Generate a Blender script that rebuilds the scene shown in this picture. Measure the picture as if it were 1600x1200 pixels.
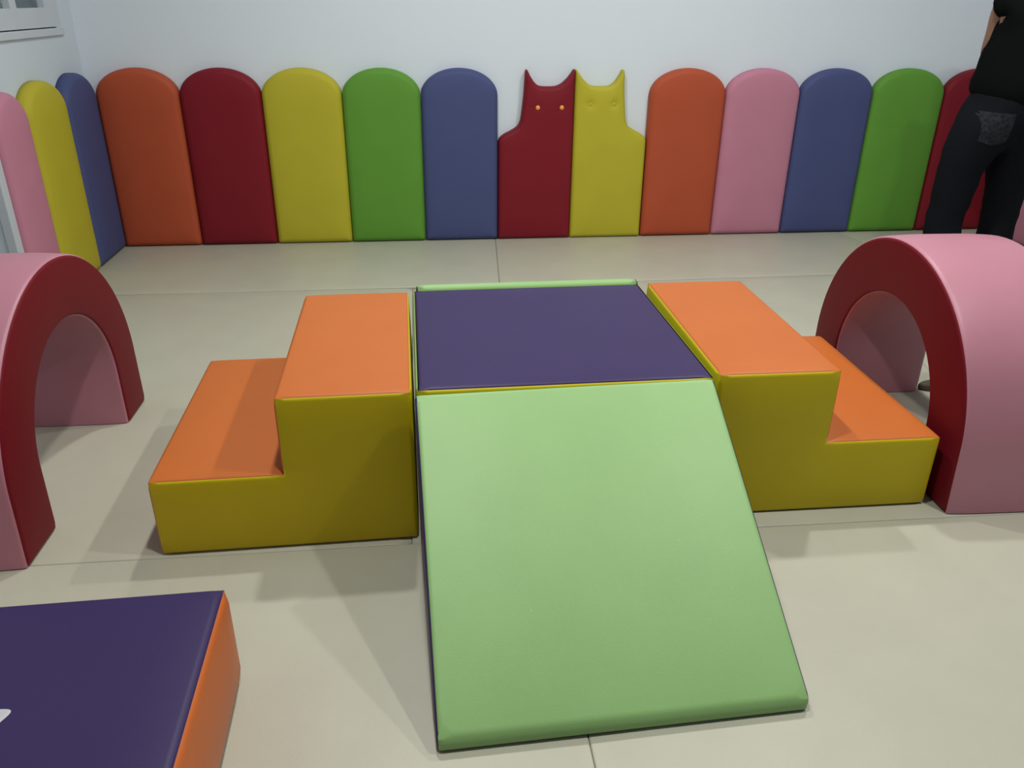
import bpy, bmesh, math, random
import numpy as np
from mathutils import Vector, Matrix, noise
from mathutils.geometry import delaunay_2d_cdt

for o in list(bpy.data.objects):
    bpy.data.objects.remove(o, do_unlink=True)
S = bpy.context.scene
COL = S.collection
random.seed(4)

# ------------------------------------------------------------------ camera
CZ, YAW, PITCH, ROLL, FPX = 1.498, 0.114, 0.4459, 0.0098, 1259.2
cy_, sy_, cp_, sp_ = math.cos(YAW), math.sin(YAW), math.cos(PITCH), math.sin(PITCH)
fwd = Vector((sy_*cp_, cy_*cp_, -sp_))
rgt = Vector((cy_, -sy_, 0))
upv = rgt.cross(fwd)
r2 = rgt*math.cos(ROLL) + upv*math.sin(ROLL)
u2 = upv*math.cos(ROLL) - rgt*math.sin(ROLL)
cam = bpy.data.cameras.new('camera')
cam.sensor_fit = 'HORIZONTAL'
cam.sensor_width = 36.0
cam.lens = FPX/1600*36.0
cam.clip_start = 0.02
cam_o = bpy.data.objects.new('camera', cam)
COL.objects.link(cam_o)
M = Matrix((r2, u2, -fwd)).transposed().to_4x4()
M.translation = Vector((0, 0, CZ))
cam_o.matrix_world = M
S.camera = cam_o

# ------------------------------------------------------------------ world (night outside)
W = bpy.data.worlds.new('night_sky')
S.world = W
W.use_nodes = True
W.node_tree.nodes['Background'].inputs[0].default_value = (0.10, 0.13, 0.14, 1)
W.node_tree.nodes['Background'].inputs[1].default_value = 0.6

# ------------------------------------------------------------------ exposure
S.view_settings.view_transform = 'Standard'
S.view_settings.look = 'None'
S.view_settings.gamma = 1.0
S.view_settings.use_curve_mapping = False
S.view_settings.exposure = 0.0

# ------------------------------------------------------------------ lamps in the ceiling
CEIL = 3.34
LAMPS = [(-0.03, 1.52), (2.02, 1.52), (-0.03, 3.45), (2.02, 3.45)]
LAMP_W = 37.5
LAMP_COL = (1.0, 0.985, 0.94)


# ================================================================== materials
def new_mat(name):
    m = bpy.data.materials.new(name)
    m.use_nodes = True
    nt = m.node_tree
    return m, nt, nt.nodes['Principled BSDF']


def vinyl(name, col, rough=0.46, grain=0.12, spec=0.5, scale=420.0, var=0.025):
    """leatherette: fine pebbled grain, slow wrinkles, a little colour variation"""
    m, nt, b = new_mat(name)
    tc = nt.nodes.new('ShaderNodeTexCoord')
    n1 = nt.nodes.new('ShaderNodeTexNoise')
    n1.inputs['Scale'].default_value = scale
    n1.inputs['Detail'].default_value = 2
    n2 = nt.nodes.new('ShaderNodeTexNoise')
    n2.inputs['Scale'].default_value = 5.0
    n2.inputs['Detail'].default_value = 3
    add = nt.nodes.new('ShaderNodeMath'); add.operation = 'MULTIPLY_ADD'
    add.inputs[1].default_value = 2.0
    bmp = nt.nodes.new('ShaderNodeBump')
    bmp.inputs['Strength'].default_value = grain
    bmp.inputs['Distance'].default_value = 0.002
    nt.links.new(tc.outputs['Object'], n1.inputs['Vector'])
    nt.links.new(tc.outputs['Object'], n2.inputs['Vector'])
    nt.links.new(n2.outputs['Fac'], add.inputs[0])
    nt.links.new(n1.outputs['Fac'], add.inputs[2])
    nt.links.new(add.outputs[0], bmp.inputs['Height'])
    nt.links.new(bmp.outputs['Normal'], b.inputs['Normal'])
    rp = nt.nodes.new('ShaderNodeValToRGB')
    rp.color_ramp.elements[0].position = 0.3
    rp.color_ramp.elements[1].position = 0.7
    rp.color_ramp.elements[0].color = tuple(c*(1-var) for c in col) + (1,)
    rp.color_ramp.elements[1].color = tuple(min(1, c*(1+var)) for c in col) + (1,)
    nt.links.new(n2.outputs['Fac'], rp.inputs[0])
    nt.links.new(rp.outputs[0], b.inputs['Base Color'])
    b.inputs['Roughness'].default_value = rough
    b.inputs['Specular IOR Level'].default_value = spec
    return m


def plain(name, col, rough=0.6, spec=0.4, bump=0.0, scale=60.0, var=0.04, metal=0.0):
    m, nt, b = new_mat(name)
    tc = nt.nodes.new('ShaderNodeTexCoord')
    n = nt.nodes.new('ShaderNodeTexNoise')
    n.inputs['Scale'].default_value = scale
    n.inputs['Detail'].default_value = 4
    nt.links.new(tc.outputs['Object'], n.inputs['Vector'])
    rp = nt.nodes.new('ShaderNodeValToRGB')
    rp.color_ramp.elements[0].position = 0.3
    rp.color_ramp.elements[1].position = 0.7
    rp.color_ramp.elements[0].color = tuple(c*(1-var) for c in col) + (1,)
    rp.color_ramp.elements[1].color = tuple(min(1, c*(1+var)) for c in col) + (1,)
    nt.links.new(n.outputs['Fac'], rp.inputs[0])
    nt.links.new(rp.outputs[0], b.inputs['Base Color'])
    b.inputs['Roughness'].default_value = rough
    b.inputs['Specular IOR Level'].default_value = spec
    b.inputs['Metallic'].default_value = metal
    if bump:
        bm_ = nt.nodes.new('ShaderNodeBump')
        bm_.inputs['Strength'].default_value = bump
        bm_.inputs['Distance'].default_value = 0.003
        nt.links.new(n.outputs['Fac'], bm_.inputs['Height'])
        nt.links.new(bm_.outputs['Normal'], b.inputs['Normal'])
    return m


MAT = dict(
    pad_orange=vinyl('vinyl_pad_orange', (0.455, 0.083, 0.035), rough=0.6, spec=0.25),
    pad_red=vinyl('vinyl_pad_red', (0.205, 0.0080, 0.0185), rough=0.6, spec=0.25),
    pad_yellow=vinyl('vinyl_pad_yellow', (0.485, 0.435, 0.032), rough=0.6, spec=0.25),
    pad_green=vinyl('vinyl_pad_green', (0.115, 0.310, 0.038), rough=0.6, spec=0.25),
    pad_blue=vinyl('vinyl_pad_blue', (0.066, 0.084, 0.215), rough=0.6, spec=0.25),
    pad_pink=vinyl('vinyl_pad_pink', (0.540, 0.222, 0.315), rough=0.6, spec=0.25),
    orange=vinyl('vinyl_orange', (0.530, 0.138, 0.024), rough=0.45, spec=0.35),
    orange_block=vinyl('vinyl_block_orange', (0.55, 0.130, 0.026), rough=0.45, spec=0.35),
    yellow=vinyl('vinyl_yellow', (0.560, 0.450, 0.006), rough=0.45, spec=0.3),
    lime=vinyl('vinyl_light_green', (0.275, 0.490, 0.185), rough=0.45, spec=0.42),
    purple=vinyl('vinyl_purple', (0.033, 0.019, 0.092), rough=0.45, spec=0.32),
    red=vinyl('vinyl_dark_red', (0.1522, 0.0052, 0.0122), rough=0.55, spec=0.18),
    pink=vinyl('vinyl_pink', (0.470, 0.200, 0.265), rough=0.42, spec=0.5),
    button_orange=vinyl('vinyl_button_orange', (1.0, 0.36, 0.08), rough=0.35),
    mat=vinyl('vinyl_cream', (0.4785, 0.4742, 0.3828), rough=0.42, grain=0.16, var=0.03),
    patch=vinyl('vinyl_white', (0.5394, 0.5394, 0.5742), rough=0.5),
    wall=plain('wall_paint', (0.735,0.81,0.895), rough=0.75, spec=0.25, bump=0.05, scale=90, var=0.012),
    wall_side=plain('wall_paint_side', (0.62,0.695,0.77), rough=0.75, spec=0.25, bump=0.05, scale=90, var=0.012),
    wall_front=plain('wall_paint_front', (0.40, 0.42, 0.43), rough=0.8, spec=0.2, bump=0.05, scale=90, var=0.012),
    ceil=plain('ceiling_paint', (0.45,0.45,0.44), rough=0.9, spec=0.2, bump=0.03),
    floor=plain('floor_tile', (0.07, 0.065, 0.055), rough=0.5, bump=0.05),
    frame=plain('white_gloss_paint', (0.56, 0.61, 0.67), rough=0.4, spec=0.4, scale=8, var=0.02),
    door=plain('grey_door_paint', (0.36, 0.41, 0.45), rough=0.5, scale=8, var=0.03),
    steel=plain('brushed_steel', (0.6, 0.6, 0.6), rough=0.3, metal=1.0),
    shirt=plain('black_cotton', (0.005,0.0062,0.0062), rough=0.95, spec=0.03, bump=0.25, scale=500, var=0.2),
    jeans=plain('dark_denim', (0.008,0.009,0.012), rough=0.9, spec=0.05, bump=0.3, scale=700, var=0.45),
    denim_worn=plain('worn_denim', (0.017,0.019,0.024), rough=0.9, spec=0.15, bump=0.3, scale=60, var=0.5),
    skin=plain('skin', (0.25, 0.135, 0.095), rough=0.5, spec=0.35, scale=30, var=0.08),
    hair=plain('black_hair', (0.012, 0.010, 0.009), rough=0.8, spec=0.1, bump=0.5, scale=220),
    eye_white=plain('eye_white', (0.7, 0.7, 0.68), rough=0.2),
    lips=plain('lips', (0.30, 0.11, 0.09), rough=0.5),
    sock=plain('black_sock', (.007,.007,.008), rough=0.95, bump=0.3, scale=400),
    olive=plain('olive_rubber', (0.090, 0.080, 0.055), rough=0.7, bump=0.2, scale=150),
)


def pane_mat():
    m, nt, b = new_mat('dark_window_glass')
    tc = nt.nodes.new('ShaderNodeTexCoord')
    n = nt.nodes.new('ShaderNodeTexNoise'); n.inputs['Scale'].default_value = 3
    mr = nt.nodes.new('ShaderNodeMapRange')
    mr.inputs['To Min'].default_value = 0.15; mr.inputs['To Max'].default_value = 0.3
    nt.links.new(tc.outputs['Object'], n.inputs['Vector'])
    nt.links.new(n.outputs['Fac'], mr.inputs['Value'])
    nt.links.new(mr.outputs['Result'], b.inputs['Roughness'])
    b.inputs['Base Color'].default_value = (0.75, 0.85, 0.86, 1)
    b.inputs['Transmission Weight'].default_value = 1.0
    b.inputs['IOR'].default_value = 1.45
    return m


MAT['glass'] = pane_mat()


def glow_mat():
    m, nt, b = new_mat('lamp_diffuser_glow')
    b.inputs['Base Color'].default_value = (0.9, 0.9, 0.88, 1)
    b.inputs['Emission Color'].default_value = LAMP_COL + (1,)
    b.inputs['Emission Strength'].default_value = 6.0
    return m


MAT['glow'] = glow_mat()


# ================================================================== object helpers
def link_mesh(name, verts, faces, mat, parent=None, smooth=True, loc=None):
    me = bpy.data.meshes.new(name)
    me.from_pydata([tuple(float(c) for c in v) for v in verts], [], [tuple(int(i) for i in f) for f in faces])
    me.validate()
    if smooth:
        me.polygons.foreach_set('use_smooth', [True]*len(me.polygons))
    me.materials.append(mat)
    o = bpy.data.objects.new(name, me)
    COL.objects.link(o)
    if parent is not None:
        o.parent = parent
    if loc is not None:
        o.location = loc
    me.update()
    return o


def link_bm(name, bm, mat, parent=None, smooth=False):
    bmesh.ops.recalc_face_normals(bm, faces=bm.faces)
    me = bpy.data.meshes.new(name)
    bm.to_mesh(me); bm.free()
    if smooth:
        me.polygons.foreach_set('use_smooth', [True]*len(me.polygons))
    me.materials.append(mat)
    o = bpy.data.objects.new(name, me)
    COL.objects.link(o)
    if parent is not None:
        o.parent = parent
    return o


def thing(name, label, cat, loc=(0, 0, 0), rz=0.0, group=None):
    o = bpy.data.objects.new(name, None)
    COL.objects.link(o)
    o.empty_display_size = 0.1
    o.location = loc
    o.rotation_euler = (0, 0, rz)
    return tag(o, label, cat, group)


def tag(o, label, cat, group=None):
    o['label'] = label
    o['category'] = cat
    if group:
        o['group'] = group
    return o


def struct(o):
    o['kind'] = 'structure'
    return o


def add_box(bm, lo, hi, bev=0.0, seg=2):
    g = bmesh.ops.create_cube(bm, size=1.0)
    vs = g['verts']
    for v in vs:
        v.co = Vector([(lo[i]+hi[i])/2 + v.co[i]*(hi[i]-lo[i]) for i in range(3)])
    if bev:
        es = list({e for v in vs for e in v.link_edges})
        bmesh.ops.bevel(bm, geom=es, offset=bev, segments=seg, profile=0.5, affect='EDGES')


def box_obj(name, lo, hi, mat, parent=None, bev=0.0):
    bm = bmesh.new()
    add_box(bm, lo, hi, bev)
    return link_bm(name, bm, mat, parent)


# ---------------------------------------------------------------- cushions
def seg_dist(pts, poly):
    """distance of every point to every edge of the polygon -> array (n_pts, n_edges)"""
    P = np.asarray(pts, float)[:, None, :]
    A = np.asarray(poly, float)
    B = np.roll(A, -1, axis=0)
    d = (B-A)[None]
    L2 = (d**2).sum(-1)
    t = np.clip(((P-A[None])*d).sum(-1)/np.maximum(L2, 1e-12), 0, 1)
    q = A[None]+t[..., None]*d
    return np.sqrt(((P-q)**2).sum(-1))


def inside(pts, poly):
    P = np.asarray(pts, float)
    A = np.asarray(poly, float); B = np.roll(A, -1, axis=0)
    res = np.zeros(len(P), bool)
    for (ax, ay), (bx, by) in zip(A, B):
        c = ((ay > P[:, 1]) != (by > P[:, 1]))
        if ay == by:
            continue
        xi = (bx-ax)*(P[:, 1]-ay)/(by-ay)+ax
        res ^= c & (P[:, 0] < xi)
    return res


def ccw(poly):
    a = sum(p[0]*q[1]-q[0]*p[1] for p, q in zip(poly, poly[1:]+poly[:1]))
    return list(poly) if a > 0 else list(poly)[::-1]


def resample(poly, step):
    out, eid = [], []
    n = len(poly)
    for i in range(n):
        a, b = np.array(poly[i], float), np.array(poly[(i+1) % n], float)
        k = max(1, int(math.ceil(np.linalg.norm(b-a)/step)))
        for j in range(k):
            out.append(tuple(a+(b-a)*j/k)); eid.append(i)
    return out, eid


def fill_points(poly, offs, step, estep):
    """boundary points, then rings at the offsets and a hexagonal grid inside"""
    bnd, _ = resample(poly, estep)
    B = np.array(bnd)
    t = np.roll(B, -1, axis=0)-np.roll(B, 1, axis=0)
    t /= np.maximum(np.linalg.norm(t, axis=1)[:, None], 1e-9)
    nrm = np.stack([-t[:, 1], t[:, 0]], 1)        # inward for ccw
    pts = []
    for o in offs:
        q = B+nrm*o
        ok = inside(q, B)
        d = seg_dist(q, B).min(1)
        pts += [tuple(p) for p, k, dd in zip(q, ok, d) if k and dd > 0.85*o]
    m = max(offs) if offs else 0
    lo, hi = B.min(0), B.max(0)
    row = 0; g = []
    y = lo[1]
    while y < hi[1]:
        x = lo[0] + (step/2 if row % 2 else 0)
        while x < hi[0]:
            g.append((x, y)); x += step
        y += step*0.866; row += 1
    g = np.array(g)
    ok = inside(g, B)
    g = g[ok]
    if len(g):
        d = seg_dist(g, B).min(1)
        pts += [tuple(p) for p in g[d > m+0.45*step]]
    return bnd, pts


def triangulate(bnd, pts):
    n = len(bnd)
    vs = [Vector(p) for p in bnd]+[Vector(p) for p in pts]
    es = [(i, (i+1) % n) for i in range(n)]
    v, e, f, *_ = delaunay_2d_cdt(vs, es, [], 1, 1e-6)
    v = np.array([tuple(p) for p in v])
    fs = []
    for t in f:
        t = list(t)
        a = 0
        for i in range(len(t)):
            p, q = v[t[i]], v[t[(i+1) % len(t)]]
            a += p[0]*q[1]-q[0]*p[1]
        fs.append(t if a > 0 else t[::-1])
    return v, fs


def pad_mesh(poly, thick, r=0.034, bulge=0.014, bs=0.13, step=0.045, estep=0.018, dimples=()):
    """upholstered wall pad standing in local xz, back at y=0, front towards -y"""
    poly = ccw(poly)
    offs = [r*k for k in (0.04, 0.14, 0.3, 0.5, 0.75, 1.05)]
    bnd, pts = fill_points(poly, offs, step, estep)
    for (dx, dy, dr, dd) in dimples:
        for k in range(1, 7):
            for a in range(12):
                an = a*math.pi/6+k*0.26
                pts.append((dx+math.cos(an)*dr*k/6*1.2, dy+math.sin(an)*dr*k/6*1.2))
        pts.append((dx, dy))
    v, f = triangulate(bnd, pts)
    d = seg_dist(v, bnd).min(1)
    dd_ = np.minimum(d, r)
    h = thick-r+np.sqrt(np.maximum(r*r-(r-dd_)**2, 0))
    h = h+bulge*(1-(1-np.minimum(d/bs, 1))**2)
    for (dx, dy, dr, dep) in dimples:
        q = np.sqrt((v[:, 0]-dx)**2+(v[:, 1]-dy)**2)
        h -= dep*np.exp(-(q/dr*2.0)**1.2)
    verts = [(x, -z, y) for (x, y), z in zip(v, h)]
    faces = [tuple(t) for t in f]
    # side wall + back
    n = len(bnd)
    ids = [int(np.argmin((v[:, 0]-x)**2+(v[:, 1]-y)**2)) for x, y in bnd]
    base = len(verts)
    for x, y in bnd:
        verts.append((x, 0.0, y))
    for i in range(n):
        j = (i+1) % n
        faces.append((ids[j], ids[i], base+i, base+j))
    faces.append(tuple(base+i for i in range(n))[::-1])
    return verts, faces


def inset_poly(poly, ins):
    """move every edge of a ccw polygon inward by its own amount"""
    n = len(poly)
    out = []
    for i in range(n):
        a, b, c = [np.array(poly[(i+k-1) % n], float) for k in range(3)]
        d1 = (b-a)/np.linalg.norm(b-a); d2 = (c-b)/np.linalg.norm(c-b)
        n1 = np.array((-d1[1], d1[0])); n2 = np.array((-d2[1], d2[0]))
        p1 = b+n1*ins[(i-1) % n]; p2 = b+n2*ins[i]
        A = np.array([d1, -d2]).T
        if abs(np.linalg.det(A)) < 1e-6:
            out.append(tuple(p1)); continue
        t = np.linalg.solve(A, p2-p1)
        out.append(tuple(p1+d1*t[0]))
    return out


def face_pad(name, origin, ux, uy, poly, mat, parent, angles=None, r=0.014, bulge=0.004,
             bs=0.12, step=0.06, estep=0.03, groove=0.0015, soft=()):
    """one upholstered face of a foam block.  poly: ccw corners in the (ux, uy) plane,
    outward normal ux x uy; angles: solid angle at each edge in degrees (0 = inner corner)"""
    n = len(poly)
    angles = angles or [90]*n
    rr = list(r) if isinstance(r, (list, tuple)) else [r]*n
    ins, tl = [], []
    for a, re_ in zip(angles, rr):
        if a == 0:
            ins.append(-0.29*re_); tl.append(0)
        else:
            th = math.radians(a)/2
            mm = re_/math.sin(th)-re_
            ins.append(mm*math.cos(th)); tl.append(re_/math.tan(th))
    q = inset_poly(poly, ins)
    rim = max([t-i for t, i in zip(tl, ins) if t > 0]+[0.006])
    offs = [rim*k for k in (0.08, 0.25, 0.5, 0.8, 1.15)]
    bnd, pts = fill_points(q, offs, step, estep)
    v, f = triangulate(bnd, pts)
    D = seg_dist(v, q)
    h = np.zeros(len(v))
    drop = np.zeros(len(v))
    for k in range(n):
        if angles[k] == 0:
            continue
        x = np.minimum(D[:, k]+ins[k], tl[k])
        drop = np.maximum(drop, rr[k]-np.sqrt(np.maximum(rr[k]**2-(tl[k]-x)**2, 0)))
    dm = D.min(1)
    cv = [k for k in range(n) if angles[k] != 0]
    h = -drop+bulge*(1-(1-np.minimum(dm/bs, 1))**2)
    if groove:
        gv = [k for k in cv if k not in soft]
        h -= groove*np.exp(-D[:, gv].min(1)/0.002)
    O, X, Y = Vector(origin), Vector(ux), Vector(uy)
    N = X.cross(Y)
    verts = [O+X*a+Y*b+N*c for (a, b), c in zip(v, h)]
    return link_mesh(name, verts, f, mat, parent)


# ================================================================== the room
XL, XR, YB, YF = -2.012, 4.135, 5.49, -3.2
MZ = -0.042           # floor under the mats

struct(box_obj('floor', (XL-0.2, YF-0.2, MZ-0.12), (XR+0.2, YB+0.2, MZ), MAT['floor']))
struct(box_obj('ceiling', (XL-0.2, YF-0.2, CEIL), (XR+0.2, YB+0.2, CEIL+0.12), MAT['ceil']))
struct(box_obj('wall_back', (XL-0.2, YB, MZ), (XR+0.2, YB+0.2, CEIL), MAT['wall']))
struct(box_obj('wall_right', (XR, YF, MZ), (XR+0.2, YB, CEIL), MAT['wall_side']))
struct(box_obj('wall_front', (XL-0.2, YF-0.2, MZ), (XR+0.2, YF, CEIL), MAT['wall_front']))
# left wall with a window and a door opening
WY0, WY1, WZ0, WZ1 = 4.163, 5.290, 1.327, 2.45
DY0, DY1, DZ1 = 3.175, 4.070, 2.05
bm = bmesh.new()
X0, X1 = XL-0.2, XL
add_box(bm, (X0, YF, MZ), (X1, DY0, CEIL))
add_box(bm, (X0, DY0, DZ1), (X1, DY1, CEIL))
add_box(bm, (X0, DY1, MZ), (X1, WY0, CEIL))
add_box(bm, (X0, WY0, MZ), (X1, WY1, WZ0))
add_box(bm, (X0, WY0, WZ1), (X1, WY1, CEIL))
add_box(bm, (X0, WY1, MZ), (X1, YB, CEIL))
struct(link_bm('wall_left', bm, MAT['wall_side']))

# window: outer frame, two sashes, panes, sill
wf = thing('window_1', 'white two-pane window with dark night glass on the left wall', 'window', (XL, (WY0+WY1)/2, WZ0))
struct(wf)
wo = Vector((XL, (WY0+WY1)/2, WZ0))


def loc_box(name, lo, hi, mat, parent, off, bev=0.0):
    return box_obj(name, Vector(lo)-off, Vector(hi)-off, mat, parent, bev)


bm = bmesh.new()
for lo, hi in (((XL-0.10, WY0+0.001, WZ0+0.001), (XL+0.006, WY0+0.07, WZ1-0.001)),
               ((XL-0.10, WY1-0.07, WZ0+0.001), (XL+0.006, WY1-0.001, WZ1-0.001)),
               ((XL-0.10, WY0+0.07, WZ1-0.07), (XL+0.006, WY1-0.07, WZ1-0.001)),
               ((XL-0.10, WY0+0.07, WZ0+0.001), (XL-0.06, WY1-0.07, WZ0+0.020))):
    add_box(bm, Vector(lo)-wo, Vector(hi)-wo)
link_bm('window_frame', bm, MAT['frame'], wf)
ym = (WY0+WY1)/2
for a, b in ((WY0+0.0705, ym), (ym+0.0003, WY1-0.0705)):
    bm = bmesh.new()
    i0 = a+(0.113 if a < ym-0.2 else 0.038)
    i1 = b-(0.038 if a < ym-0.2 else 0.113)
    z0, z1 = WZ0+0.007, WZ1-0.072
    for lo, hi in (((XL-0.05, a, z0), (XL+0.006, i0, z1)), ((XL-0.05, i1, z0), (XL+0.006, b, z1)),
                   ((XL-0.05, i0, z0), (XL+0.006, i1, z0+0.098)), ((XL-0.05, i0, z1-0.06), (XL+0.006, i1, z1))):
        add_box(bm, Vector(lo)-wo, Vector(hi)-wo)
    sash = link_bm('sash', bm, MAT['frame'], wf)
    loc_box('pane', (XL-0.034, i0-0.002, z0+0.096), (XL-0.026, i1+0.002, z1-0.058), MAT['glass'], sash, wo)
loc_box('window_sill', (XL+0.0005, WY0-0.02, WZ0-0.038), (XL+0.016, WY1+0.004, WZ0+0.001), MAT['frame'], wf, wo, 0.004)

# door: leaf with panels, handle, architrave
df = thing('door_1', 'grey door in a white frame on the left wall beside the pink pad', 'door', (XL, (DY0+DY1)/2, MZ))
struct(df)
do = Vector((XL, (DY0+DY1)/2, MZ))
bm = bmesh.new()
add_box(bm, Vector((XL-0.10, DY0+0.012, MZ+0.006))-do, Vector((XL-0.06, DY1-0.012, DZ1-0.012))-do, 0.003)
for z0, z1 in ((0.15, 0.85), (1.0, 1.9)):
    for a, b in ((DY0+0.10, DY0+0.41), (DY1-0.41, DY1-0.10)):
        add_box(bm, Vector((XL-0.066, a, z0))-do, Vector((XL-0.050, b, z1))-do, 0.006)
leaf = link_bm('door_leaf', bm, MAT['door'], df)
bm = bmesh.new()
add_box(bm, Vector((XL-0.058, DY0+0.035, 0.92))-do, Vector((XL-0.050, DY0+0.075, 1.10))-do, 0.003)
add_box(bm, Vector((XL-0.050, DY0+0.045, 1.00))-do, Vector((XL-0.015, DY0+0.062, 1.018))-do, 0.003)
add_box(bm, Vector((XL-0.022, DY0+0.045, 1.00))-do, Vector((XL-0.010, DY0+0.165, 1.018))-do, 0.004)
link_bm('door_handle', bm, MAT['steel'], leaf)
bm = bmesh.new()
for lo, hi in (((XL+0.0005, DY0-0.052, MZ), (XL+0.05, DY0+0.008, DZ1+0.052)),
               ((XL+0.0005, DY1-0.008, MZ), (XL+0.05, DY1+0.052, DZ1+0.052)),
               ((XL+0.0005, DY0+0.008, DZ1-0.008), (XL+0.05, DY1-0.008, DZ1+0.052))):
    add_box(bm, Vector(lo)-do, Vector(hi)-do, 0.006)
link_bm('door_frame', bm, MAT['frame'], df)


# ceiling lamps: trim ring, diffuser and the light it gives
def ring_mesh(r0, r1, z0, z1, n=40):
    vs, fs = [], []
    for i in range(n):
        a = 2*math.pi*i/n
        c, s = math.cos(a), math.sin(a)
        vs += [(r0*c, r0*s, z1), (r0*c, r0*s, z0), ((r0*.6+r1*.4)*c, (r0*.6+r1*.4)*s, z0-0.004), (r1*c, r1*s, z0+0.004), (r1*c, r1*s, z1)]
    for i in range(n):
        j = (i+1) % n
        for k in range(4):
            fs.append((i*5+k, j*5+k, j*5+k+1, i*5+k+1))
    return vs, fs


def ceiling_lamp(x, y, where):
    t = thing('ceiling_light', 'round recessed ceiling light ' + where, 'ceiling light', (x, y, CEIL), 0, 'round ceiling lights over the play area')
    v, f = ring_mesh(0.085, 0.115, -0.014, 0.0)
    link_mesh('trim_ring', v, f, MAT['frame'], t)
    vs = [(0.084*math.cos(2*math.pi*i/40), 0.084*math.sin(2*math.pi*i/40), -0.004) for i in range(40)]
    link_mesh('diffuser', vs, [tuple(range(40))[::-1]], MAT['glow'], t, smooth=False)
    ld = bpy.data.lights.new('ceiling_light_glow', 'AREA')
    ld.shape = 'DISK'; ld.size = 0.16
    ld.energy = LAMP_W
    ld.color = LAMP_COL
    lo = bpy.data.objects.new('lamp_glow', ld)
    COL.objects.link(lo)
    lo.parent = t
    lo.location = (0, 0, -0.012)
    return t


for (x, y), w in zip(LAMPS, ('near the camera above the left foam steps', 'near the camera above the right foam steps',
                             'towards the back wall on the left', 'towards the back wall on the right')):
    ceiling_lamp(x, y, w)


# ================================================================== floor mats
def floor_mat(poly, label):
    poly = ccw(poly)
    cx = sum(p[0] for p in poly)/len(poly); cyy = sum(p[1] for p in poly)/len(poly)
    q = [(x-cx, y-cyy) for x, y in poly]
    t = 0.040; r = 0.005
    bnd, pts = fill_points(q, [r*k for k in (0.1, 0.3, 0.6, 1.1)], 0.11, 0.06)
    v, f = triangulate(bnd, pts)
    d = seg_dist(v, q).min(1)
    dd = np.minimum(d, r)
    h = t-r+np.sqrt(np.maximum(r*r-(r-dd)**2, 0))
    # soft sag along the seams, never above the nominal top
    for i, (x, y) in enumerate(v):
        w = noise.noise(Vector((x*1.7+cx*3, y*3.1+cyy*5, 0.3)))
        h[i] -= 0.0012*(1+w)*math.exp(-max(d[i]-r, 0)/0.10) if d[i] > r else 0.0012*(1+w)
    verts = [(x, y, z) for (x, y), z in zip(v, h)]
    faces = list(map(tuple, f))
    ids = [int(np.argmin((v[:, 0]-x)**2+(v[:, 1]-y)**2)) for x, y in bnd]
    b = len(verts); n = len(bnd)
    verts += [(x, y, 0) for x, y in bnd]
    for i in range(n):
        j = (i+1) % n
        faces.append((ids[j], ids[i], b+i, b+j))
    faces.append(tuple(b+i for i in range(n))[::-1])
    o = link_mesh('floor_mat', verts, faces, MAT['mat'])
    o.location = (cx, cyy, MZ+0.0005)
    return tag(o, label, 'mat', 'cream vinyl floor mats')


g = 0.0007
G = 0.0060      # the open seam in front of the back row
xl, xr, yb = XL+0.006, XR-0.006, YB-0.004
floor_mat([(xl, 4.462+G), (0.432-g, 4.448+G), (0.500-g, yb), (xl, yb)], 'cream floor mat along the back wall in front of the left five pads')
floor_mat([(0.432+g, 4.448+G), (3.16-g, 4.49+G), (2.98-g, yb), (0.500+g, yb)], 'cream floor mat along the back wall in front of the two cats')
floor_mat([(3.16+g, 4.49+G), (xr, 4.50+G), (xr, yb), (2.98+g, yb)], 'cream floor mat in the right back corner beneath the green and red pads')
floor_mat([(xl, 2.032+g), (-0.070-g, 2.026+g), (-0.070-g, 4.448-G), (xl, 4.462-G)], 'cream floor mat beneath the left foam steps and left arch')
floor_mat([(-0.070+g, 2.026+g), (0.334, 2.016+g), (2.020-g, 1.994+g), (2.555-g, 4.477-G), (-0.070+g, 4.448-G)], 'cream floor mat beneath the purple cube and right foam steps')
floor_mat([(2.020+g, 1.994+g), (xr, 1.990+g), (xr, 4.500-G), (2.555+g, 4.477-G)], 'cream floor mat on the right behind the right arch')
floor_mat([(xl, -0.36), (0.310, -0.36), (0.334, 2.016-g), (-0.070, 2.026-g), (xl, 2.032-g)], 'cream floor mat at lower left beneath the low purple block')
floor_mat([(0.310+g, -0.36), (xr, -0.36), (xr, 1.990-g), (2.020, 1.994-g), (0.334+g, 2.016-g)], 'cream floor mat at lower right, empty to the right of the slide')


# ================================================================== wall pads
PT = 0.066       # pad thickness


def arch_outline(w, h=1.10, rise=0.165, n=40):
    a = w/2
    pts = [(-a, 0.0), (a, 0.0)]
    for i in range(n+1):
        t = math.pi*i/n
        pts.append((a*math.cos(t), h-rise+rise*math.sin(t)))
    return pts


_pads = {}


def wall_pad(x, y, rz, colour, label, w=0.5, h=1.10):
    k = (colour, w)
    gap = 0.0012
    if k not in _pads:
        v, f = pad_mesh(arch_outline(w-gap, h), PT)
        o = link_mesh('wall_pad', v, f, MAT['pad_'+colour])
        _pads[k] = o
    else:
        o = _pads[k].copy()
        COL.objects.link(o)
    o.location = (x, y, 0.0)
    o.rotation_euler = (0, 0, rz)
    tag(o, label, 'wall pad', 'padded arched wall panels')
    return o


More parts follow.
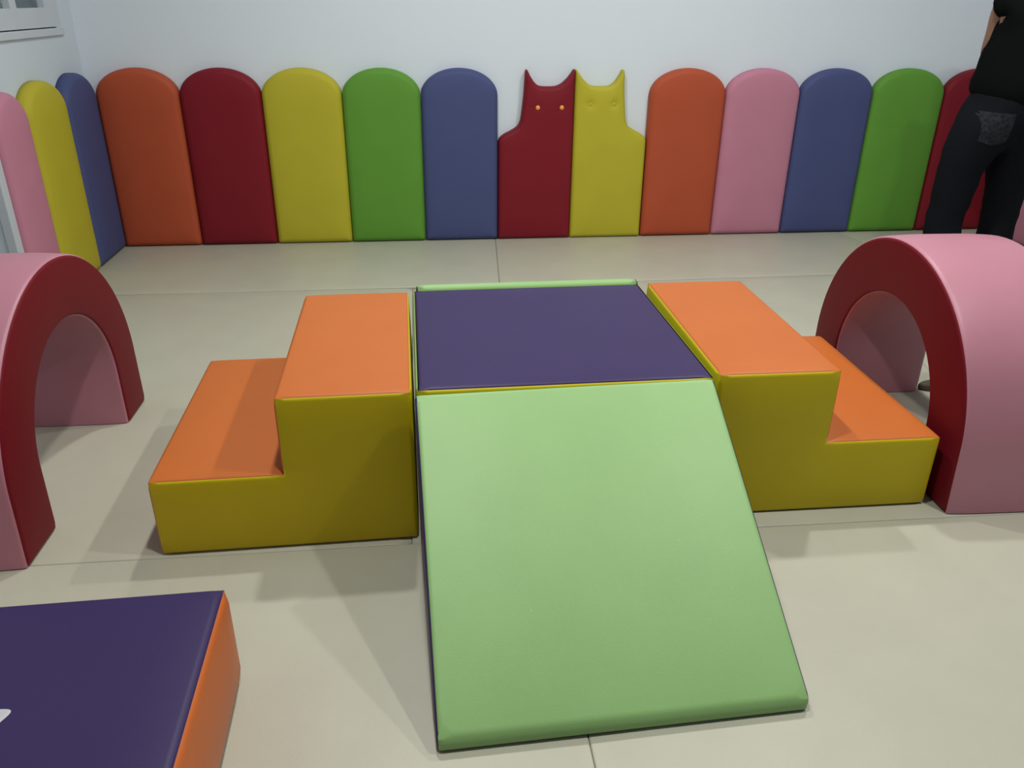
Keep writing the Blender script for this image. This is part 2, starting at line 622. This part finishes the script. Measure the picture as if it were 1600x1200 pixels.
X0P = -1.957
yb_ = YB-0.0005
for i, (c, l) in enumerate([
        ('orange', 'orange arched wall pad nearest the left corner of the back wall'),
        ('red', 'dark red arched wall pad between the left orange and yellow pads'),
        ('yellow', 'yellow arched wall pad between the dark red and green pads'),
        ('green', 'green arched wall pad between the yellow and blue pads, left of the cats'),
        ('blue', 'blue arched wall pad just left of the red cat')]):
    wall_pad(X0P+0.25+i*0.4935, yb_, 0, c, l, 0.4935)
for i, (c, l) in enumerate([
        ('orange', 'orange arched wall pad just right of the yellow cat'),
        ('pink', 'pink arched wall pad between the right orange and blue pads'),
        ('blue', 'blue arched wall pad between the pink and green pads, right of the cats'),
        ('green', 'green arched wall pad just left of the right dark red pad'),
        ('red', 'dark red arched wall pad behind the standing person')]):
    wall_pad(1.516+0.256+i*0.512, yb_, 0, c, l, 0.512)
# left wall (pads face +x)
for y0, y1, c, l in ((4.978, 5.445, 'blue', 'blue arched wall pad on the left wall next to the corner'),
                     (4.478, 4.978, 'yellow', 'yellow arched wall pad on the left wall between blue and pink'),
                     (4.130, 4.478, 'pink', 'narrow pink arched wall pad on the left wall beside the white door frame')):
    wall_pad(XL+0.0005, (y0+y1)/2, math.pi/2, c, l, y1-y0, 1.075 if c == 'pink' else 1.09)
wall_pad(XR-0.0005, 5.165, -math.pi/2, 'pink', 'pink arched wall pad on the right wall behind the person\'s legs')

# ---- the two cats
CAT = [(0.0, 0.0), (0.497, 0.0), (0.497, 1.04), (0.4965, 1.088), (0.491, 1.094), (0.483, 1.085), (0.468, 1.063), (0.453, 1.044), (0.434, 1.025), (0.414, 1.008),
       (0.395, 0.998), (0.373, 0.991), (0.345, 0.989), (0.31, 0.989), (0.283, 0.990), (0.262, 0.995), (0.245, 1.006), (0.229, 1.022),
       (0.215, 1.042), (0.202, 1.063), (0.192, 1.083), (0.184, 1.092), (0.177, 1.086), (0.175, 1.07), (0.171, 1.00), (0.167, 0.935), (0.161, 0.88), (0.156, 0.837),
       (0.152, 0.805), (0.147, 0.778), (0.139, 0.758), (0.128, 0.743), (0.105, 0.727), (0.076, 0.711), (0.050, 0.699),
       (0.026, 0.684), (0.010, 0.668), (0.002, 0.648)]


def cat_pad(x, mirror, colour, label, eye_z, eyes, button_mat, dep):
    pl = [(0.497-a, b) for a, b in CAT][::-1] if mirror else CAT
    pl = [(a-0.2485, b) for a, b in pl]
    ey = [(e-0.2485, eye_z) for e in eyes]
    v, f = pad_mesh(pl, PT, r=0.026, bulge=0.012, bs=0.16, step=0.035, estep=0.012,
                    dimples=[(a, b, 0.05, dep) for a, b in ey])
    o = link_mesh('cat_wall_pad', v, f, MAT['pad_'+colour])
    o.location = (x, yb_, 0)
    tag(o, label, 'wall pad', 'cat shaped wall panels')
    for a, b in ey:
        bm = bmesh.new()
        bmesh.ops.create_uvsphere(bm, u_segments=24, v_segments=12, radius=0.0145)
        for w in bm.verts:
            w.co.z *= 0.5
            w.co = Vector((a+w.co.x, -(PT+0.010-dep+0.002)-w.co.z, b+w.co.y))
        bt = link_bm('eye_button', bm, MAT[button_mat], o, smooth=True)
        if button_mat == 'button_orange':
            bt['label'] = 'orange round button eye'
    return o


cat_pad(0.7635, False, 'red', 'dark red cat shaped wall pad with orange button eyes', 0.864, (0.256, 0.413), 'button_orange', 0.006)
cat_pad(1.2625, True, 'yellow', 'yellow cat shaped wall pad with tufted yellow eyes', 0.882, (0.104, 0.259), 'pad_yellow', 0.017)


# ================================================================== foam steps
H1, H2 = 0.2535, 0.500
SW1, SW, SD = 0.377, 0.758, 0.866


def play_steps(loc, rz, mirror, label):
    """steps with the tall side at local x=0 running to x=-SW (or +SW when mirrored), front at y=0"""
    t = thing('play_steps', label, 'foam steps', loc, rz, 'orange and yellow foam steps')
    s = 1 if mirror else -1
    prof = [(0, 0), (s*SW, 0), (s*SW, H1), (s*(SW-SW1), H1), (s*(SW-SW1), H2), (0, H2)]
    ang = [90]*6
    r = 0.013
    # front (normal -y): plane x,z ; ccw seen from -y means ux=+x, uz=+z
    pf = prof if s > 0 else prof[::-1]
    face_pad('side_panel', (0, 0, 0), (1, 0, 0), (0, 0, 1), pf, MAT['yellow'], t, ang, r)
    pb = [(-x, z) for x, z in prof][::-1] if s > 0 else [(-x, z) for x, z in prof]
    face_pad('side_panel', (0, SD, 0), (-1, 0, 0), (0, 0, 1), pb, MAT['yellow'], t, ang, r)
    # treads (normal +z)
    def tread(x0, x1, z, inner):
        lo, hi = min(x0, x1), max(x0, x1)
        p = [(lo, 0), (hi, 0), (hi, SD), (lo, SD)]
        a = [90, 90, 90, 90]
        if inner is not None:
            a[1 if inner == hi else 3] = 0
        face_pad('tread', (0, 0, z), (1, 0, 0), (0, 1, 0), p, MAT['orange'], t, a, r)
    tread(0, s*(SW-SW1), H2, None)
    xi = s*(SW-SW1)
    tread(xi, s*SW, H1, xi)
    # risers (normal s*x)
    def vert_face(name, x, z0, z1, sgn, mat, inner_bottom=False):
        a = [0 if inner_bottom else 90, 90, 90, 90]
        if sgn > 0:
            face_pad(name, (x, 0, 0), (0, 1, 0), (0, 0, 1), [(0, z0), (SD, z0), (SD, z1), (0, z1)], mat, t, a, r)
        else:
            face_pad(name, (x, SD, 0), (0, -1, 0), (0, 0, 1), [(0, z0), (SD, z0), (SD, z1), (0, z1)], mat, t, a, r)
    vert_face('riser', xi, H1, H2, s, MAT['orange'], True)
    vert_face('riser', s*SW, 0, H1, s, MAT['orange'])
    vert_face('back_panel', 0, 0, H2, -s, MAT['yellow'])
    # underside
    lo, hi = min(0, s*SW), max(0, s*SW)
    face_pad('base_panel', (0, SD, 0), (1, 0, 0), (0, -1, 0), [(lo, 0), (hi, 0), (hi, SD), (lo, SD)], MAT['yellow'], t, None, r, bulge=0.0)
    return t


play_steps((-0.0491, 2.0491, 0), 0.0162, False, 'left foam steps with orange treads and yellow sides, left of the purple cube')
play_steps((0.858, 2.0802, 0), -0.0084, True, 'right foam steps with orange treads and yellow sides, touching the right arch')

# ================================================================== centre cube
CW, CD, CH = 0.876, 0.872, 0.500


def cube():
    t = thing('foam_cube', 'foam cube with purple top and yellow front between the two foam steps', 'foam block', (-0.037, 2.056, 0), 0.0100)
    r = 0.013
    face_pad('top_panel', (0, 0, CH), (1, 0, 0), (0, 1, 0), [(0.005, 0.006), (CW-0.005, 0.006), (CW-0.005, CD-0.005), (0.005, CD-0.005)], MAT['purple'], t, None, r, bulge=0.003)
    face_pad('front_panel', (0, 0, 0), (1, 0, 0), (0, 0, 1), [(0, 0), (CW, 0), (CW, CH), (0, CH)], MAT['yellow'], t, None, r)
    face_pad('back_panel', (0, CD, 0), (-1, 0, 0), (0, 0, 1), [(-CW, 0), (0, 0), (0, CH), (-CW, CH)], MAT['yellow'], t, None, r)
    face_pad('side_panel', (CW, 0, 0), (0, 1, 0), (0, 0, 1), [(0, 0), (CD, 0), (CD, CH), (0, CH)], MAT['lime'], t, None, r)
    face_pad('side_panel', (0, CD, 0), (0, -1, 0), (0, 0, 1), [(0, 0), (CD, 0), (CD, CH), (0, CH)], MAT['lime'], t, None, r)
    face_pad('base_panel', (0, CD, 0), (1, 0, 0), (0, -1, 0), [(0, 0), (CW, 0), (CW, CD), (0, CD)], MAT['yellow'], t, None, r, bulge=0)
    return t


cube()


# ================================================================== slides
def slide(loc, rz, w, run, h, label, lip=0.036, rt=0.012):
    """foam wedge: tall back at local y=0, slope running down towards -y"""
    t = thing('foam_slide', label, 'foam slide', loc, rz, 'light green foam wedge slides')
    sl = math.hypot(run, h-lip)
    al = math.degrees(math.atan2(h-lip, run))
    r = 0.012
    rl = 0.030
    ed = Vector((0, run, h-lip)).normalized()
    # slope, seen from above: ux=+x, uy=up the slope
    face_pad('slide_surface', (0, -run, lip), (1, 0, 0), ed, [(0, 0), (w, 0), (w, sl), (0, sl)], MAT['lime'], t,
             [90+al, 90, 90-al, 90], [rl, r, rt, r], bulge=0.005, bs=0.3, soft=(0,))
    face_pad('front_lip', (0, -run, 0), (1, 0, 0), (0, 0, 1), [(0, 0), (w, 0), (w, lip), (0, lip)], MAT['lime'], t,
             [90, 90, 90+al, 90], [0.008, r, rl, r], bulge=0.002, soft=(2,), step=0.015, estep=0.01)
    face_pad('back_panel', (0, 0, 0), (-1, 0, 0), (0, 0, 1), [(-w, 0), (0, 0), (0, h), (-w, h)], MAT['lime'], t,
             [90, 90, 90-al, 90], [r, r, rt, r], bulge=0, soft=(2,))
    def fillet(a, b, c, rad, k=6):
        a, b, c = Vector(a), Vector(b), Vector(c)
        d1, d2 = (a-b).normalized(), (c-b).normalized()
        th = d1.angle(d2)/2
        cen = b+(d1+d2).normalized()*(rad/math.sin(th))
        p, q = b+d1*rad/math.tan(th)-cen, b+d2*rad/math.tan(th)-cen
        return [tuple(cen+(p.lerp(q, i/k)).normalized()*rad) for i in range(k+1)]
    ap = fillet((0, 0), (0, h), (-run, lip), rt)
    lp = fillet((0, h), (-run, lip), (-run, 0), rl)
    pr = [(-run, 0), (0, 0)]+ap+lp
    # right side normal +x: ux=+y, uy=+z
    face_pad('side_panel', (w, 0, 0), (0, 1, 0), (0, 0, 1), pr, MAT['purple'], t, [90]*len(pr), r, bulge=0.003, bs=0.05, step=0.05)
    pl = [(-y, z) for y, z in pr][::-1]
    face_pad('side_panel', (0, 0, 0), (0, -1, 0), (0, 0, 1), pl, MAT['purple'], t, [90]*len(pl), r, bulge=0.003, bs=0.05, step=0.05)
    face_pad('base_panel', (0, 0, 0), (1, 0, 0), (0, -1, 0), [(0, 0), (w, 0), (w, run), (0, run)], MAT['purple'], t, None, r, bulge=0)
    return t


slide((-0.0400, 2.029, 0), 0.034, 0.868, 0.772, 0.512, 'light green foam slide sloping towards the camera from the purple cube')
slide((0.835, 2.957, 0), math.pi+0.010, 0.868, 0.772, 0.522, 'light green foam slide behind the purple cube, only its top edge showing', rt=0.022)


# ================================================================== arches
def arch(loc, rz, label, R=0.540, leg=0.208, ri=0.337, L=0.40, lean=0.0):
    """tunnel arch: local y across the opening (centred), local x along the tunnel 0..L"""
    t = thing('foam_arch', label, 'foam arch', loc, rz, 'pink and red foam tunnel arches')
    n = 48
    outer = [(-R-0.008, 0.0), (-R-0.004, leg*0.5)]
    outer += [(-R*math.cos(math.pi*i/n), leg+R*math.sin(math.pi*i/n)) for i in range(n+1)]
    outer += [(R+0.004, leg*0.5), (R+0.008, 0.0)]
    inner = [(-ri-0.004, 0.0), (-ri-0.002, leg*0.5)]
    inner += [(-ri*math.cos(math.pi*i/n), leg+ri*math.sin(math.pi*i/n)) for i in range(n+1)]
    inner += [(ri+0.002, leg*0.5), (ri+0.004, 0.0)]
    outer = [(y+lean*z/0.745, z) for y, z in outer]
    inner = [(y+lean*z/0.745, z) for y, z in inner]
    r = 0.014
    a = 0.293*r
    # red end faces
    poly = ccw(outer+inner[::-1])
    nb = len(poly)

    def norms(path, sgn):
        P = np.array(path, float)
        tg = np.gradient(P, axis=0)
        tg /= np.linalg.norm(tg, axis=1)[:, None]
        return np.stack([-tg[:, 1], tg[:, 0]], 1)*sgn
    no = norms(outer, 1)      # path runs left-up-over-right: outward normal
    ni = norms(inner, -1)     # into the opening
    out_i = [tuple(np.array(p)-m*a) for p, m in zip(outer, no)]
    in_i = [tuple(np.array(p)-m*a) for p, m in zip(inner, ni)]
    for pth in (out_i, in_i):
        pth[0] = (pth[0][0], 0.001); pth[-1] = (pth[-1][0], 0.001)
    q = ccw(out_i+in_i[::-1])
    rim = r-a
    bnd, pts = fill_points(q, [rim*k for k in (0.1, 0.3, 0.6, 0.9, 1.3)], 0.045, 0.022)
    v, f = triangulate(bnd, pts)
    d = seg_dist(v, bnd).min(1)
    x = np.minimum(d+a, r)
    h = -(r-np.sqrt(np.maximum(r*r-(r-x)**2, 0)))+0.005*(1-(1-np.minimum(d/0.09, 1))**2)-0.0015*np.exp(-d/0.002)
    # x=0 end faces -x ; normal -x : use (y,z) mirrored orientation
    link_mesh('end_panel', [(-z, y, w) for (y, w), z in zip(v, h)], [tuple(k)[::-1] for k in f], MAT['red'], t)
    link_mesh('end_panel', [(L+z, y, w) for (y, w), z in zip(v, h)], [tuple(k) for k in f], MAT['red'], t)

    def strip(name, path, nr, flip):
        xs = [a, a+rim*0.1, a+rim*0.3, a+rim*0.6, r, r*1.6] + [L*k/10 for k in range(1, 10)]
        xs += [L-q_ for q_ in (r*1.6, r, a+rim*0.6, a+rim*0.3, a+rim*0.1, a)]
        vs, fs = [], []
        P, _ = np.array(path, float), 0
        for x_ in xs:
            dd = min(x_, L-x_)
            xx = min(dd, r)
            hh = -(r-math.sqrt(max(r*r-(r-xx)**2, 0)))+0.006*(1-(1-min((dd-a)/0.12, 1))**2)-0.0015*math.exp(-(dd-a)/0.002)
            for p, m in zip(P, nr):
                zz = max(p[1]+m[1]*hh, 0.001)
                vs.append((x_, p[0]+m[0]*hh, zz))
        m_ = len(P)
        for i in range(len(xs)-1):
            for j in range(m_-1):
                k = (i*m_+j, i*m_+j+1, (i+1)*m_+j+1, (i+1)*m_+j)
                fs.append(k if flip else k[::-1])
        return link_mesh(name, vs, fs, MAT['pink'], t)
    strip('outer_cover', outer, no, True)
    strip('inner_cover', inner, ni, False)
    for y0, y1 in ((-R+0.006, -ri-0.014), (ri+0.014, R-0.006)):
        box_obj('foot', (0.012, y0, 0.0005), (L-0.012, y1, 0.006), MAT['red'], t)
    return t


arch((1.667, 2.560, 0), -0.03, 'right foam arch with pink top and dark red face, against the right foam steps', lean=0.015)
arch((-1.164, 2.560, 0), math.pi-0.011, 'left foam arch with pink top and dark red face, at the left edge', lean=-0.015)

# ================================================================== low purple block
def low_block():
    BW, BD, BH = 0.86, 0.86, 0.262
    t = thing('foam_block', 'low foam block with purple top and orange side at the bottom left', 'foam block', (-0.484, 1.548, 0), 0.022)
    r = 0.020
    # local: right-back corner at origin, spreads to -x and -y
    face_pad('top_panel', (0, 0, BH), (1, 0, 0), (0, 1, 0), [(-BW, -BD), (0, -BD), (0, 0), (-BW, 0)], MAT['purple'], t, None, r, bulge=0.006)
    rt = face_pad('side_panel', (0, 0, 0), (0, 1, 0), (0, 0, 1), [(-BD, 0), (0, 0), (0, BH), (-BD, BH)], MAT['orange_block'], t, None, r, bulge=0.016, bs=0.13)
    face_pad('side_panel', (-BW, 0, 0), (0, -1, 0), (0, 0, 1), [(0, 0), (BD, 0), (BD, BH), (0, BH)], MAT['orange_block'], t, None, r, bulge=0.016, bs=0.13)
    face_pad('back_panel', (0, 0, 0), (-1, 0, 0), (0, 0, 1), [(0, 0), (BW, 0), (BW, BH), (0, BH)], MAT['orange_block'], t, None, r, bulge=0.010, bs=0.13)
    face_pad('front_panel', (-BW, -BD, 0), (1, 0, 0), (0, 0, 1), [(0, 0), (BW, 0), (BW, BH), (0, BH)], MAT['orange_block'], t, None, r, bulge=0.010, bs=0.13)
    face_pad('base_panel', (-BW, 0, 0), (1, 0, 0), (0, -1, 0), [(0, 0), (BW, 0), (BW, BD), (0, BD)], MAT['purple'], t, None, r, bulge=0)
    # white sewn patch, rounded triangle whose right tip is in the photo
    pts = []
    tri = [(-0.336, -0.322), (-0.356, -0.405), (-0.400, -0.335)]
    tri = [(-0.330, -0.326), (-0.480, -0.312), (-0.405, -0.470)]
    for k in range(3):
        a, b, c = [Vector(tri[(k+j-1) % 3]) for j in range(3)]
        p = b+(a-b).normalized()*0.020; q = b+(c-b).normalized()*0.020
        for s in range(7):
            u = s/6
            pts.append(tuple((1-u)**2*p+2*u*(1-u)*b+u*u*q))
    pts = ccw([tuple(p) for p in pts])
    v, f = triangulate(*fill_points(pts, [0.003, 0.008], 0.012, 0.006))
    d = seg_dist(v, pts).min(1)
    hh = BH+0.0064+0.0022*np.minimum(d/0.004, 1)
    pm = link_mesh('patch', [(x, y, z) for (x, y), z in zip(v, hh)], f, MAT['patch'], t)
    pm['label'] = 'white sewn patch'
    return t


low_block()

# ================================================================== slipper seen through the right arch
def slipper():
    t = thing('slipper', 'dark olive flat slipper on the mat, seen through the right arch', 'slipper', (2.222, 2.905, 0), 0.0)
    n = 40
    out = []
    for i in range(n):
        a = 2*math.pi*i/n
        x = 0.135*math.cos(a)
        w = 0.043+0.009*math.cos(a-0.3)
        out.append((x, w*math.sin(a)*(1 if abs(math.cos(a)) < 0.9 else 0.9)))
    vs, fs = [], []
    for z, s in ((0.0, 0.93), (0.006, 1.0), (0.020, 1.0), (0.026, 0.95)):
        vs += [(x*s, y*s, z) for x, y in out]
    for k in range(3):
        for i in range(n):
            j = (i+1) % n
            fs.append((k*n+i, k*n+j, (k+1)*n+j, (k+1)*n+i))
    fs.append(tuple(range(n))[::-1]); fs.append(tuple(3*n+i for i in range(n)))
    link_mesh('sole', vs, fs, MAT['olive'], t, smooth=False)
    # strap band over the forefoot
    vs, fs = [], []
    m = 14
    for k, x in enumerate((0.005, 0.03, 0.065, 0.09)):
        for i in range(m+1):
            a = math.pi*i/m
            for rr in (1.0, 0.92):
                vs.append((x, -0.047*rr*math.cos(a), 0.018+0.038*rr*math.sin(a)))
    row = (m+1)*2
    for k in range(3):
        for i in range(m):
            a = k*row+i*2
            fs += [(a, a+2, a+row+2, a+row), (a+1, a+row+1, a+row+3, a+3)]
    for i in range(m):
        a = i*2; b = 3*row+i*2
        fs += [(a, a+1, a+3, a+2), (b, b+2, b+3, b+1)]
    link_mesh('strap', vs, fs, MAT['olive'], t)


slipper()


# ================================================================== the person
def skin_mesh(name, joints, edges, mat, parent, root=0, sub=2, flat=None):
    """joints: list of (pos, (rx, ry)); grows one surface with Skin + Subdivision and bakes it"""
    me = bpy.data.meshes.new(name+'_rig')
    me.from_pydata([j[0] for j in joints], edges, [])
    ob = bpy.data.objects.new(name+'_rig', me)
    COL.objects.link(ob)
    sk = ob.modifiers.new('skin', 'SKIN')
    sk.use_smooth_shade = True
    sk.branch_smoothing = 0.6
    me.skin_vertices[0].data  # layer made by the modifier
    for i, j in enumerate(joints):
        rr = j[1] if isinstance(j[1], tuple) else (j[1], j[1])
        me.skin_vertices[0].data[i].radius = rr
        me.skin_vertices[0].data[i].use_root = (i == root)
    ss = ob.modifiers.new('sub', 'SUBSURF')
    ss.levels = sub; ss.render_levels = sub
    dg = bpy.context.evaluated_depsgraph_get()
    dg.update()
    out = bpy.data.meshes.new_from_object(ob.evaluated_get(dg))
    bpy.data.objects.remove(ob, do_unlink=True)
    out.name = name
    out.materials.clear(); out.materials.append(mat)
    out.polygons.foreach_set('use_smooth', [True]*len(out.polygons))
    o = bpy.data.objects.new(name, out)
    COL.objects.link(o)
    if parent is not None:
        o.parent = parent
    return o


def person():
    px, py = 3.03, 4.10
    t = thing('person', 'person standing with back turned in black t-shirt and dark jeans at right edge', 'person', (px, py, 0))
    P = lambda x, y, z: (x-px, y-py, z)
    # ---- body: pelvis, spine, neck, head core, arms with hands, legs with feet (x left<->right, +y = away)
    J, E = [], []

    def add(p, r, prev=None):
        J.append((P(*p), r))
        if prev is not None:
            E.append((prev, len(J)-1))
        return len(J)-1
    pel = add((3.03, 4.10, 0.98), (0.17, 0.12))
    ab = add((3.04, 4.11, 1.12), (0.155, 0.11), pel)
    ch = add((3.06, 4.10, 1.34), (0.175, 0.115), ab)
    ub = add((3.07, 4.10, 1.49), (0.13, 0.09), ch)
    nk = add((3.075, 4.11, 1.58), (0.066, 0.066), ub)
    h0 = add((3.08, 4.125, 1.655), (0.074, 0.094), nk)
    h1 = add((3.085, 4.13, 1.74), (0.098, 0.118), h0)
    h2 = add((3.085, 4.125, 1.81), (0.078, 0.092), h1)
    for s, shoulder, elbow, wrist, palm in ((-1, (2.945, 4.18, 1.52), (2.972, 4.245, 1.258), (3.07, 4.31, 1.22), (3.085, 4.355, 1.235)),
                                           (1, (3.27, 4.10, 1.52), (3.33, 4.08, 1.26), (3.20, 4.29, 1.24), (3.16, 4.375, 1.25))):
        sh = add(shoulder, 0.062, ub)
        um = add(tuple((a+b)/2 for a, b in zip(shoulder, elbow)), 0.042, sh)
        el = add(elbow, 0.041, um)
        fm = add(tuple(a*0.6+b*0.4 for a, b in zip(elbow, wrist)), 0.040, el)
        wr = add(wrist, 0.027, fm)
        pa = add(tuple((a+b)/2 for a, b in zip(wrist, palm)), (0.034, 0.018), wr)
        pe = add(palm, (0.040, 0.017), pa)
    for s, hip, knee, ank, toe in ((-1, (2.93, 4.10, 0.90), (2.875, 4.12, 0.50), (2.855, 4.08, 0.085), (2.79, 4.24, 0.035)),
                                  (1, (3.13, 4.10, 0.90), (3.185, 4.13, 0.50), (3.20, 4.10, 0.085), (3.24, 4.27, 0.035))):
        hp = add(hip, 0.095, pel)
        md = add(tuple((a+b)/2 for a, b in zip(hip, knee)), 0.080, hp)
        kn = add(knee, 0.060, md)
        cf = add(tuple(a*0.65+b*0.35 for a, b in zip(knee, ank)), 0.058, kn)
        an = add(ank, 0.040, cf)
        bl = add(tuple(a*0.4+b*0.6 for a, b in zip(ank, toe)), (0.042, 0.032), an)
        add(toe, (0.038, 0.026), bl)
    body = skin_mesh('body', J, E, MAT['skin'], t)
    # fingers: short skinned chains rooted inside the palm, curled
    for palm, dr, side in (((3.085, 4.355, 1.235), Vector((0.70, 0.70, 0.10)).normalized(), 1),
                           ((3.16, 4.375, 1.25), Vector((-0.35, 0.90, 0.05)).normalized(), -1)):
        pv = Vector(palm)
        lat = dr.cross(Vector((0, 0, 1))).normalized()
        for k, (off, ln) in enumerate(((-0.030, 0.062), (-0.010, 0.074), (0.010, 0.080), (0.030, 0.070))):
            base = pv+lat*off-dr*0.012
            js = [(P(*base), 0.0088)]
            cur, d = base, dr.copy()
            for seg, fr in enumerate((0.45, 0.33, 0.24)):
                d = (d+Vector((0, 0, -0.35-0.12*seg))).normalized()
                cur = cur+d*ln*fr*1.15
                js.append((P(*cur), 0.0085-0.0008*seg))
            skin_mesh('finger', js, [(0, 1), (1, 2), (2, 3)], MAT['skin'], body, 0, 1)
        base = pv-dr*0.055+lat*side*0.020
        js = [(P(*base), 0.011)]
        cur = base
        for d, l in ((lat*side*0.7+dr*0.5, 0.036), (lat*side*0.35+dr*0.9, 0.030), (dr+Vector((0, 0, -0.3)), 0.022)):
            cur = cur+d.normalized()*l
            js.append((P(*cur), 0.0095))
        skin_mesh('thumb', js, [(0, 1), (1, 2), (2, 3)], MAT['skin'], body, 0, 1)
    # face (looks towards the back wall) and ears
    hx, hy, hz = 3.085, 4.13, 1.735

    def ball(name, c, rad, mat, par):
        bm = bmesh.new()
        bmesh.ops.create_uvsphere(bm, u_segments=20, v_segments=12, radius=1.0)
        for v in bm.verts:
            v.co = Vector(P(*c))+Vector([v.co[i]*rad[i] for i in range(3)])
        return link_bm(name, bm, mat, par, smooth=True)
    for s in (-1, 1):
        e = ball('eye', (hx+s*0.031, hy+0.084, hz+0.005), (0.012, 0.009, 0.007), MAT['eye_white'], body)
        ball('iris', (hx+s*0.031, hy+0.0915, hz+0.005), (0.0052, 0.004, 0.0052), MAT['hair'], e)
        ball('ear', (hx+s*0.080, hy-0.008, hz-0.004), (0.010, 0.020, 0.031), MAT['skin'], body)
        ball('eyebrow', (hx+s*0.031, hy+0.090, hz+0.027), (0.019, 0.006, 0.004), MAT['hair'], body)
    ball('nose', (hx, hy+0.100, hz-0.022), (0.014, 0.018, 0.022), MAT['skin'], body)
    ball('mouth', (hx, hy+0.086, hz-0.062), (0.024, 0.016, 0.007), MAT['lips'], body)
    # hair cap
    bm = bmesh.new()
    bmesh.ops.create_icosphere(bm, subdivisions=4, radius=1.0)
    for v in list(bm.verts):
        c = v.co
        if (c.z < -0.35 and c.y < 0.3) or (c.y >= 0.3 and c.z < 0.35+0.5*(c.y-0.3)):
            bm.verts.remove(v)
    for v in bm.verts:
        c = v.co.copy()
        k = 1+0.02*noise.noise(c*6)
        v.co = Vector(P(hx, hy-0.004, hz+0.018))+Vector((c.x*0.090*k, c.y*0.104*k, c.z*0.100*k))
    link_bm('hair', bm, MAT['hair'], body, smooth=True)

    # ---- jeans
    J, E = [], []
    pel = add((3.015, 4.10, 0.965), (0.300, 0.190))
    wst = add((3.03, 4.10, 1.09), (0.245, 0.165), pel)
    add((3.035, 4.10, 1.17), (0.20, 0.14), wst)
    for s, hip, knee, hem in ((-1, (2.890, 4.10, 0.84), (2.865, 4.12, 0.50), (2.850, 4.085, 0.055)),
                              (1, (3.160, 4.10, 0.84), (3.185, 4.13, 0.50), (3.195, 4.105, 0.055))):
        hp = add(hip, (0.155, 0.150), pel)
        md = add(tuple((a+b)/2 for a, b in zip(hip, knee)), 0.118, hp)
        kn = add(knee, 0.102, md)
        cf = add(tuple((a+b)/2 for a, b in zip(knee, hem)), 0.100, kn)
        add(hem, 0.094, cf)
    je = skin_mesh('jeans', J, E, MAT['jeans'], t)
    wrinkle(je, 0.010, 9.0)
    # back pockets (worn, lighter) and waist belt line
    for cx_ in (2.915, 3.14):
        patch_on(je, 'pocket', P(cx_, 0, 0)[0], 0.93, 0.065, 0.07, MAT['denim_worn'], je)
    # ---- t-shirt
    J, E = [], []
    hm = add((3.030, 4.10, 0.975), (0.265, 0.19))
    c0 = add((3.045, 4.10, 1.17), (0.230, 0.18), hm)
    c1 = add((3.06, 4.10, 1.36), (0.255, 0.190), c0)
    c2 = add((3.065, 4.10, 1.49), (0.230, 0.160), c1)
    add((3.075, 4.105, 1.555), (0.085, 0.08), c2)
    for shoulder, slv in (((2.93, 4.15, 1.525), (2.956, 4.205, 1.462)), ((3.26, 4.10, 1.525), (3.31, 4.085, 1.37))):
        sh = add(shoulder, 0.082, c2)
        add(slv, 0.082, sh)
    sr = skin_mesh('t_shirt', J, E, MAT['shirt'], t)
    wrinkle(sr, 0.010, 7.0)
    # socks
    for ank, toe in (((2.855, 4.08, 0.085), (2.79, 4.24, 0.035)), ((3.20, 4.10, 0.085), (3.24, 4.27, 0.035))):
        A, B = Vector(ank), Vector(toe)
        B = A+(B-A)*1.18
        js = [(P(*(A+Vector((0, 0, 0.09)))), 0.056), (P(*A), 0.060), (P(*A.lerp(B, 0.6)), (0.062, 0.050)), (P(*B), (0.056, 0.044))]
        so = skin_mesh('sock', js, [(0, 1), (1, 2), (2, 3)], MAT['sock'], t, 1)
        lo = min(v.co.z for v in so.data.vertices)
        for v in so.data.vertices:
            v.co.z = max(v.co.z, 0.002)
    for v in body.data.vertices:
        v.co.z = max(v.co.z, 0.004)
    return t


def wrinkle(o, amp, sc):
    me = o.data
    nm = [v.normal.copy() for v in me.vertices]
    for v, n_ in zip(me.vertices, nm):
        c = v.co
        w = noise.noise(Vector((c.x*sc*0.6, c.y*sc*0.6, c.z*sc*1.8)))+0.5*noise.noise(c*sc*2.3)
        v.co += n_*amp*w
    me.update()


def patch_on(src, name, cx, cz, hw, hh, mat, parent):
    """a sewn pocket following the back (-y) of a garment"""
    from mathutils.bvhtree import BVHTree
    bmx = bmesh.new(); bmx.from_mesh(src.data)
    tree = BVHTree.FromBMesh(bmx)
    n = 12
    vs, fs, idx = [], [], {}
    for i in range(n+1):
        for j in range(n+1):
            u, v = i/n*2-1, j/n*2-1
            zz = cz+v*hh-(0.02*(1-abs(u)) if v < -0.95 else 0)
            hit = tree.ray_cast(Vector((cx+u*hw, -1.0, zz)), Vector((0, 1, 0)))
            if hit[0] is None:
                continue
            idx[(i, j)] = len(vs)
            vs.append(hit[0]+hit[1]*0.003)
    for i in range(n):
        for j in range(n):
            k = [(i, j), (i+1, j), (i+1, j+1), (i, j+1)]
            if all(q in idx for q in k):
                fs.append(tuple(idx[q] for q in k))
    bmx.free()
    return link_mesh(name, vs, fs, mat, parent)


person()
